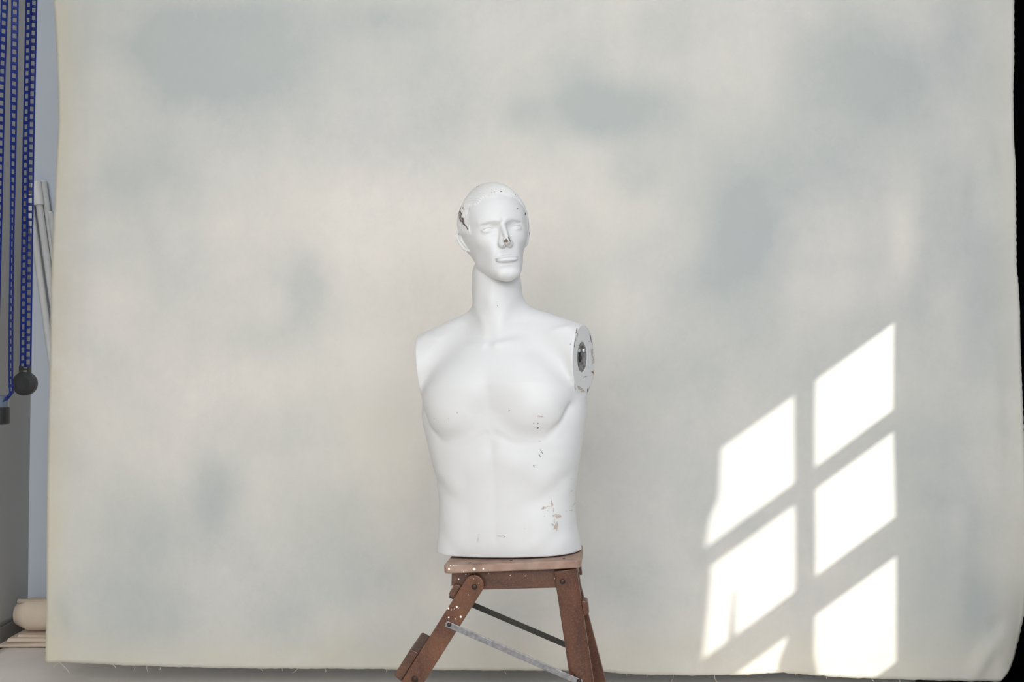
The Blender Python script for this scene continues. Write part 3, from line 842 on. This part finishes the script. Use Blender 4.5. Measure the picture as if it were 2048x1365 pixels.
def part(name, bm, mat, **kw):
    parent = kw.pop('parent', st)
    bm.transform(FR); bm.transform(Matrix.Translation(-Vector((0, SEAT_Y, 0)))); return finish(name, bm, mat, parent, **kw)
YS = -.129
LF, LB = -.124, -.102           # near leg slab
def drops(lst, yl, sc=1.145e-3):
    out = []
    for px, py, r in lst:
        p = FR @ on_plane(px, py, yl) - Vector((0, SEAT_Y, 0)); out.append((tuple(p), (0,0,0), (r*sc, .004, r*sc)))
    return out
seat_dr = drops([(901,1131,1.3),(898.5,1138.5,2.2),(949,1138.5,2.7),(967,1138,1.7),(908,1132,.8),(927,1144,.7),(913,1131.5,.7)], YS)
leg_dr = drops([(914,1214,2.0),(897,1217,1.9),(904,1220,.9),(898,1235,1.6),(922,1234,2.1),(911,1238,1.0),(937,1190,.9),(909,1218,.7),(958,1167,.7),(917,1217,.8),(948,1158,.6)], LF)
ap_dr = drops([(918,1158.5,1.3),(908,1172.5,1.2),(905,1172.5,.8),(932,1149,1.0),(978,1148,.9),(1021,1151,.8),(1051,1152,.8),(1110,1157,1.0)], -.101)
M_seat = wood('worn_seat_wood', (112,82,67), (138,109,92), seat_dr, .55, (9,60,60), .45)
M_leg = wood('stained_wood', (72,43,29), (106,68,45), leg_dr, .38, (26,60,9))
M_apron = wood('stained_rail_wood', (62,38,29), (92,60,43), ap_dr, .42, (9,60,60))
M_leg2 = wood('stained_wood_dark', (56,32,25), (94,57,39), (), .36, (26,60,8))
M_steel = plain('worn_steel', (138,138,141), .40, .85, .25, 120)
M_iron = plain('dark_iron', (52,50,46), .5, .5, .15, 40)
M_rivet = plain('brown_rivet', (58,46,40), .4, .6, .2, 60)
# seat board
SW, SD = .1572, .062
SF = .129
bm = bmesh.new(); pts = []
cr = .014
for cx_, cy_, a0 in ((SW-cr, SD-cr, 0), (-SW+cr, SD-cr, 90), (-SW+cr, -SF+cr, 180), (SW-cr, -SF+cr, 270)):
    for q in range(6):
        a = rad(a0+q*18); pts.append((cx_+cr*math.cos(a), cy_+cr*math.sin(a)))
a = [bm.verts.new((x, y, 0)) for x, y in pts]; b = [bm.verts.new((x, y, -.0195)) for x, y in pts]
bm.faces.new(a); bm.faces.new(b[::-1])
for i in range(len(pts)): j = (i+1) % len(pts); bm.faces.new((a[i], b[i], b[j], a[j]))
seat = part('seat', bm, M_seat, bevel=.004, seg=3)
# nails seen on the seat top
for x, y in ((-.098, -.112), (-.003, -.106), (.118, -.108)):
    bm = bmesh.new(); lathe(bm, [(0,.0008),(.003,.0006),(.0034,0)], Matrix.Translation((x, y, .0002)), 12); part('nail', bm, M_iron, parent=st)
# side rails under the seat
for yy in (-.101, .028):
    bm = bmesh.new()
    prism(bm, [(-.143,-.0205),(.146,-.0205),(.151,-.045),(.152,-.068),(-.134,-.064),(-.1425,-.060),(-.146,-.052)], yy, yy+.018)
    part('side_rail', bm, M_apron, bevel=.002)
for xx in (-.150+.01, .128):
    bm = bmesh.new(); box(bm, (xx, -.083, -.058), (xx+.018, .028, -.0205)); part('end_rail', bm, M_apron, bevel=.002)
def stile(p0, p1, hw, ya, yb, round_top, name, mat, crown=0.0):
    """leg slab from p0 (top centre) to p1 (bottom centre), xz plane"""
    p0, p1 = Vector(p0), Vector(p1); d = (p1-p0).normalized(); n = Vector((-d.y, d.x))
    if round_top:
        top_ = [p0 + n*hw*math.cos(rad(a)) - d*hw*math.sin(rad(a)) for a in range(0, 181, 15)]
    else: top_ = [p0+n*hw, p0+n*hw*.8-d*.006, p0-n*hw*.8-d*.006, p0-n*hw]
    sl = floor_local(1, 0)-floor_local(0, 0)
    def cut(q): k_ = (p1.y + sl*(q.x-p1.x) - q.y)/(d.y-sl*d.x); return q + d*k_
    pts = [tuple(p) for p in top_] + [tuple(cut(p1-n*hw)), tuple(cut(p1+n*hw))]
    bm = bmesh.new()
    if crown:
        # rounded front face: split into strips across the width
        K = 8; N = 14; g = []
        for j in range(N+1):
            c_ = p0-d*.004 + (p1-p0+d*.004)*(j/N); row = []
            for i in range(K+1):
                s_ = -1+2*i/K; q = c_ + n*hw*s_; q = cut(q) if j == N else q; row.append(bm.verts.new((q.x, ya+crown*(s_*s_), q.y)))
            qa, qb = (c_+n*hw, c_-n*hw) if j < N else (cut(c_+n*hw), cut(c_-n*hw)); row += [bm.verts.new((qa.x, yb, qa.y)), bm.verts.new((qb.x, yb, qb.y))]
            g.append(row)
        m_ = K+3
        for r0, r1_ in zip(g[:-1], g[1:]):
            for i in range(m_): bm.faces.new((r0[i], r0[(i+1) % m_], r1_[(i+1) % m_], r1_[i]))
        bm.faces.new(g[0]); bm.faces.new(g[-1][::-1])
    else: prism(bm, pts, ya, yb)
    return part(name, bm, mat, bevel=.0022)
# near legs
def foot_at(p, d_, y, c=.0105):
    sl = floor_local(1, y)-floor_local(0, y); k_ = (floor_local(0, y)+c + sl*p[0] - p[1])/(d_.y-sl*d_.x); return (p[0]+d_.x*k_, p[1]+d_.y*k_)
lb = P2(948, 1171, LF); l2 = P2(826, 1364, LF)
d = Vector(l2)-Vector(lb); foot = foot_at(lb, d, LF)
lhw = .0227
leg1 = stile(lb, foot, lhw, LF, LB, True, 'leg', M_leg)
rb = P2(1130.5, 1145, LF); r2_ = P2(1163, 1363, LF)
dr = Vector(r2_)-Vector(rb); footr = foot_at(rb, dr, LF)
rb = (rb[0], min(rb[1], -.0255))
leg2 = stile(rb, footr, .0262, LF, LB, False, 'leg', M_leg2, crown=.008)
# far legs
FYa, FYb = .046, .064
leg3 = stile(lb, foot_at(lb, d, FYb), lhw, FYa, FYb, True, 'leg', M_leg2)
r4 = (rb[0]-.012, rb[1]-.01); leg4 = stile(r4, foot_at(r4, Vector((footr[0]+.045, footr[1]))-Vector(r4), FYb), .0262, FYa, FYb, False, 'leg', M_leg2)
# rungs fixed to the outer edges of the legs
def rung(top, along, length, thick, side, name='rung', mat=M_apron, ya=-.116, yb=.064, rnd=.006):
    """cross board: cross-section lies along the leg direction, outside its edge"""
    d_ = Vector(along).normalized(); n_ = Vector((-d_.y, d_.x))*side; t0 = Vector(top)
    c = [t0, t0+n_*thick*.9+d_*rnd*.4, t0+n_*thick+d_*rnd, t0+n_*thick+d_*(length-rnd), t0+n_*thick*.9+d_*(length-rnd*.3), t0+d_*length]
    bm = bmesh.new(); prism(bm, [tuple(p) for p in c], ya, yb); return part(name, bm, mat, bevel=.0025)
dl = d.normalized(); nl = Vector((-dl.y, dl.x))
side_l = 1 if nl.x < 0 else -1
edge_l = lambda s_: Vector(lb) + dl*s_ + nl*side_l*lhw
rung(edge_l(.020), dl, .036, .016, side_l, yb=-.060, rnd=.010)
rung(edge_l(.204), dl, .078, .022, side_l, 'step_board', yb=.03)
rung(edge_l(.400), dl, .075, .020, side_l, 'step_board') if (Vector(foot)-Vector(lb)).length > .49 else None
drn = dr.normalized(); nr = Vector((-drn.y, drn.x)); side_r = 1 if nr.x > 0 else -1
edge_r = lambda s_: Vector(rb) + drn*s_ + nr*side_r*.0262
rung(edge_r(.070), drn, .034, .013, side_r, mat=M_leg2, yb=-.080)
rung(edge_r(.36), drn, .034, .015, side_r, mat=M_leg2)
# bolts
def bolt(px, py, r, mat=M_rivet, name='bolt', yl=LF):
    p = on_plane(px, py, yl); M = Matrix.Translation((p.x, yl-.0001, p.z)) @ Matrix.Rotation(rad(90), 4, 'X')
    bm = bmesh.new(); lathe(bm, [(0,.0035),(r*.5,.0031),(r*.85,.0018),(r,0)], M, 20); return part(name, bm, mat, smooth=True)
bolt(949, 1174.5, .0066); bolt(1125, 1164, .0064)
# flat steel braces
def brace(a, b, ya, mat, hw=.0075, th=.003):
    a, b = Vector(a), Vector(b); d_ = (b-a).normalized(); n_ = Vector((-d_.y, d_.x)); 
    pts = [a-d_*.007+n_*hw*.9, a-d_*.009, a-d_*.007-n_*hw*.9, b-n_*hw*.9+d_*.007, b+d_*.009, b+n_*hw*.9+d_*.007]
    bm = bmesh.new(); prism(bm, [tuple(p) for p in pts], ya-th, ya); return part('brace', bm, mat, bevel=.0007)
ba = P2(898, 1250, LF-.001); bb_ = P2(1158, 1364, LF-.001)
br1 = brace(ba, bb_, LF-.0012, M_steel)
fa = P2(898+8, 1193, FYa-.001); fb = P2(1166, 1305, FYa-.001)
brace(fa, fb, FYa-.0012, M_iron)
bolt(898.5, 1250.5, .0052, M_rivet, yl=LF-.0045); bolt(1158, 1363.5, .0052, M_rivet, yl=LF-.0045)
# ring screw low on the left leg
p = on_plane(829.5, 1360, LF); M = Matrix.Translation((p.x, LF-.0005, p.z)) @ Matrix.Rotation(rad(90), 4, 'X')
bm = bmesh.new(); R0 = .0068
lathe(bm, [(R0*.78,0),(R0*.82,.0014),(R0,.0018),(R0*1.15,.0010),(R0*1.2,0)], M, 24); lathe(bm, [(0,.0004),(R0*.5,.0004),(R0*.7,-.0002)], M, 24)
part('screw_ring', bm, M_rivet, smooth=True)

# ---------------- mannequin ----------------
verts, quads = mann_mesh(1.3, 3.0)
cen = verts[quads].mean(1)
cs = cen.copy(); cs[:,0] -= 4*np.clip(cs[:,2]/200, 0, 1)
Hc = (cs-HEAD_O) @ HEAD_R
hm = (hair_mask(Hc) > .5) & (Hc[:,2] > -60) & (np.abs(Hc[:,0]) < 90)
Lx = np.abs(Hc[:,0])
hm &= ~((Hc[:,2] < 28) & (Lx > 74))
verts[:,2] -= BASE
MB = BODY_R.to_4x4(); MB.translation = Vector((-.0095, 2.410, SEAT_Z+.0026))
MR = BODY_R
mn = bpy.data.objects.new('mannequin', None); C.objects.link(mn); mn.matrix_world = MB
tag(mn, 'chipped white armless male mannequin bust with moulded hair, placed on the wooden stool', 'mannequin')
def sub(mask, name):
    q = quads[mask]; u, inv = np.unique(q, return_inverse=True)
    return np_mesh(name, verts[u]/1000, inv.reshape(q.shape))
# paint losses, found by looking along the photograph's rays onto the sculpted surface
from mathutils.bvhtree import BVHTree
bvh = BVHTree.FromPolygons([tuple(v) for v in (verts/1000)], [tuple(q) for q in quads])
MBi = MB.inverted()
def hit(px, py):
    o_ = MBi @ Vector((0,0,CAM_H))
    for k_ in range(0, 16, 1):
        t_ = MBi @ at(px+(k_ if px < 1000 else -k_), py, 1.0); h_ = bvh.ray_cast(o_, (t_-o_).normalized())
        if h_[0] is not None: return h_[0] + h_[1]*.00035
    return None
def patches(lst, seed):
    """irregular bare patches lying on the sculpted surface"""
    V_, F_ = [], []; rs = random.Random(seed)
    for px, py, a, b, ang in lst:
        a = max(a, .55); b = max(b, .55); n = 22 if max(a, b) > 1.6 else 10
        big = max(a, b) > 2.5
        ph = [rs.uniform(0, 6.28) for _ in range(4)]; base = len(V_); co_, si_ = math.cos(rad(ang)), math.sin(rad(ang)); ok = True
        for rr in (.03, .4, .75, 1.0):
            for k in range(n):
                t_ = 2*math.pi*k/n
                w_ = 1 + (rr > .9)*((.22*math.sin(3*t_+ph[0]) + .16*math.sin(5*t_+ph[1]) + .14*math.sin(8*t_+ph[2])) if big else .1*math.sin(2*t_+ph[3]))
                x_, y_ = a*rr*w_*math.cos(t_), b*rr*w_*math.sin(t_)
                h_ = hit(px + x_*co_ + y_*si_, py - x_*si_ + y_*co_)
                if h_ is None: ok = False; h_ = Vector((0,0,0))
                V_.append(tuple(h_))
        if not ok: del V_[base:]; continue
        for j in range(3):
            for k in range(n): F_.append((base+j*n+k, base+j*n+(k+1) % n, base+(j+1)*n+(k+1) % n, base+(j+1)*n+k))
    return np.array(V_, np.float32).reshape(-1,3)*1000, np.array(F_, np.int32).reshape(-1,4)
DARK = [(920.5,431,3.4,12,8),(926,443,3.0,9,20),(932,453,1.3,8,32),(918,420,1,6,0),(926,416,.8,2,0),(928,419,.8,1.5,0),(954,374,1.2,.8,0),(957,373.5,.6,.6,0),(984,380,.7,.6,0),(984,385,.8,.6,0),(988.5,384,.8,.7,0),
 (1002,383,2.2,1.0,0),(1030,389.5,.9,1.0,0),(1035,418,1.1,1.1,0),(1051,428,1.4,2.4,0),(1012,482,4.6,3.2,10),(1018.5,478.5,1.2,6,25),(1062,467.5,3.4,.9,45),
 (914.6,826.5,.8,.8,0),(868,838,.7,.7,0),(897,837,.8,.7,0),(1018.7,821.5,1,.9,0),(1017.5,824,.7,.6,0),(1067,847,.8,.8,0),(1076,847,1,1,0),(1075.5,856.5,2,1.2,0),
 (1083,904,.65,6,28),(1079.5,912,.6,5,28),(1067.7,933,.9,3.0,8),(1010,1074,.8,1.8,0),(1002,1073,6,.55,0),(994,604-0,.01,.01,0),(1141,688.6,1.0,.9,0),(995,612,.9,.9,0),(988,541,.01,.01,0),
 (1163,741,2.5,.8,-25),(1153,662,.9,6,-12),(1181,676,.7,9,10),(1149,690,.6,6,0),(1175,781,.8,4,0),(1150,775,.6,6,6),(1170,754,4,.6,15),(1178,683,.7,.8,0)]
PALE = [(1080.5,833.5,6,1.4,-8),(1087,1017,4.5,2.4,10),(1096,1014,6,1.0,5),(1104,1009,2.0,5,0),(1103,1003,1,3,0),(1107,1021,.9,5,-8),(1113,1031.5,9,2.6,0),(1116,1034.5,6,2.8,0),(1109,1043,1.3,5,5),
 (1112,1054,4.3,8,-14),(1106,1050.5,4,1.8,-25),(1089,1033,2,.6,0),(1095,1022,2.4,.6,0),(1142,1021.5,3.4,.8,10),(1132,1022.5,1.2,.7,0),(1143,982.7,2.0,1.2,15),(1143,959,1.2,.7,0),(1148,1009,.5,6,-35),(957,1070,3,.5,0),(956,1080,.5,5,-5),
 (1049,1058,2.0,.5,0),(1080,883,3,.6,0),(1184,706,2.2,9,0),(1187,722,2.5,6,0),(1160,777,6,3,-35),(1166,783,4,2.4,0),(1187,778,1.6,4.5,-12),(1155,670,1.4,5,-15),(1151,680,1.2,4,0),(873,1111,3,1,0),(1009,474,.01,.01,0)]
TRI = [(1187.5,745,4.6,2.0,0),(1190,746,2.2,3.4,0),(1190,743,2,2.6,0)]
def mann_mat(name, hair):
    t = NT(name); v = t.obj()
    base = t.mix(t.ramp(t.noise(v, 6, 4).outputs[0], .35, .7), lin((198,198,198)), lin((195,195,194)))
    if hair: base = t.mix(.5, base, lin((204,202,199)))
    sm = t.ramp(t.noise(v, 14, 5, .7).outputs[0], .62, .8); base = t.mix(t.math('MULTIPLY', sm, .22), base, lin((196,180,170)))
    t.link(base, t.b.inputs['Base Color']); t.b.inputs['Roughness'].default_value = .42; t.b.inputs['Specular IOR Level'].default_value = .45
    if hair: t.bump(t.noise(t.n('ShaderNodeMapping', {'Vector': v, 'Rotation': (rad(15), rad(-20), rad(10)), 'Scale': (420, 90, 200)}).outputs[0], 1.0, 3, .6, .5).outputs[0], .35, .002)
    else: t.bump(t.noise(v, 60, 3).outputs[0], .05, .0012)
    return t.m
def bare_mat(name, c1, c2):
    t = NT(name); v = t.obj(); fine = t.noise(v, 420, 3, .7).outputs[0]
    t.link(t.mix(t.ramp(fine, .4, .62), lin(c1), lin(c2)), t.b.inputs['Base Color']); t.b.inputs['Roughness'].default_value = .8
    return t.m
tv, tf, tm = [verts], [quads[~hm]], [np.zeros((~hm).sum(), np.int32)]; off = len(verts)
for k_, L_ in enumerate((DARK, PALE, TRI)):
    pv, pf = patches(L_, 7+k_); tv.append(pv); tf.append(pf+off); tm.append(np.full(len(pf), k_+1, np.int32)); off += len(pv)
av, af, am = np.concatenate(tv), np.concatenate(tf), np.concatenate(tm)
u, inv = np.unique(af, return_inverse=True)
me_b = np_mesh('body', av[u]/1000, inv.reshape(af.shape)); me_h = sub(hm, 'hair')
me_b.materials.append(mann_mat('white_paint', False)); me_h.materials.append(mann_mat('moulded_hair_paint', True))
for m_ in (bare_mat('bare_dark', (118,104,94), (62,54,50)), bare_mat('bare_grey', (192,184,176), (150,138,128)), bare_mat('bare_card', (156,116,80), (140,100,68))): me_b.materials.append(m_)
if len(me_b.polygons) == len(am): me_b.polygons.foreach_set('material_index', am)
else: raise RuntimeError('patch polygons lost')
ob = bpy.data.objects.new('body', me_b); C.objects.link(ob); ob.parent = mn
oh = bpy.data.objects.new('hair', me_h); C.objects.link(oh); oh.parent = ob
# metal arm sockets
t = NT('socket_metal'); v = t.obj(); nz = t.noise(v, 90, 4, .6).outputs[0]
t.link(t.mix(t.ramp(nz, .35, .65), lin((92,82,76)), lin((140,142,144))), t.b.inputs['Base Color']); t.b.inputs['Metallic'].default_value = .35; t.b.inputs['Roughness'].default_value = .35
M_sock = t.m; M_slot = plain('dark_slot', (22,22,24), .6); M_scr = plain('bright_screw', (205,210,215), .25, .9)
for sx in (1, -1):
    nrm = Vector((ARM_N[0]*sx, ARM_N[1], ARM_N[2])); cpos = Vector((SOCK[0]*sx+4*1, SOCK[1], SOCK[2]-BASE))/1000
    cpos -= nrm*((Vector((SOCK[0],SOCK[1],SOCK[2]))-Vector(ARM_C)).dot(Vector(ARM_N))/1000)
    zz = Vector((0,0,1)); ua = zz.cross(nrm).normalized(); va = nrm.cross(ua)
    M = Matrix((ua, va, nrm)).transposed().to_4x4(); M.translation = cpos
    S = M @ Matrix.Diagonal((.0285, .0345, 1, 1))
    bm = bmesh.new(); lathe(bm, [(1.0,-.0035),(1.0,-.0015),(.95,-.0010),(.90,-.0018),(.84,-.005),(.5,-.0075),(0,-.008)], S, 40)
    bm.transform(Matrix()); so = finish('arm_socket', bm, M_sock, mn, smooth=True)
    bm = bmesh.new(); box(bm, (-.0035,-.012,-.0085), (.0035,.016,-.0058), M); lathe(bm, [(0,-.0045),(.0065,-.0048),(.0068,-.008)], M @ Matrix.Translation((0,-.002,0)), 18); finish('keyhole_slot', bm, M_slot, so)
    for q in (-1, 1):
        bm = bmesh.new(); lathe(bm, [(0,.0006),(.0022,.0001),(.0042,-.0016),(.0048,-.0060)], M @ Matrix.Translation((.0145*q,.0155,0)), 16); finish('screw', bm, M_scr, so, smooth=True)

# ---------------- light, world, camera ----------------
s_ = bpy.data.lights.new('sun', 'SUN'); s_.energy = SUN_E; s_.angle = rad(.55); s_.color = (1.0,.955,.89)
so = bpy.data.objects.new('sun', s_); C.objects.link(so); so.rotation_euler = Vector((SX,SY,SZ)).to_track_quat('-Z','Y').to_euler(); so.location = (4,-1,3)
for (a, b, c, d), e in zip(FW, (WIN_L, WIN_R)):
    l = bpy.data.lights.new('window_daylight', 'AREA'); l.shape = 'RECTANGLE'; l.size = b-a-.1; l.size_y = d-c-.1; l.energy = e; l.color = (.995,.99,.993)
    o = bpy.data.objects.new('window_daylight', l); C.objects.link(o); o.location = ((a+b)/2, YF+.01, (c+d)/2); o.rotation_euler = (rad(90),0,0)
l = bpy.data.lights.new('added_top_fill', 'AREA'); l.shape = 'RECTANGLE'; l.size = SKY[1]-SKY[0]; l.size_y = SKY[3]-SKY[2]; l.energy = TOP_FILL_E; l.color = (.98,.99,1.0)  # unseen overhead fill, added to brighten the dust sheet
o = bpy.data.objects.new('added_top_fill', l); C.objects.link(o); o.location = ((SKY[0]+SKY[1])/2, (SKY[2]+SKY[3])/2, ZC+.05)
w = bpy.data.worlds.new('sky'); bpy.context.scene.world = w; w.use_nodes = True
w.node_tree.nodes['Background'].inputs[0].default_value = (.72,.82,1.0,1); w.node_tree.nodes['Background'].inputs[1].default_value = 1.2
cam = bpy.data.cameras.new('camera'); co = bpy.data.objects.new('camera', cam); C.objects.link(co)
cam.lens = 35; cam.sensor_width = 36; co.location = (0,0,CAM_H); co.rotation_euler = (rad(90)+PITCH, 0, 0); cam.clip_start = .05
bpy.context.scene.camera = co
vs = bpy.context.scene.view_settings; vs.view_transform = 'Standard'; vs.look = 'None'; vs.gamma = 1; vs.use_curve_mapping = False; vs.exposure = EXPO
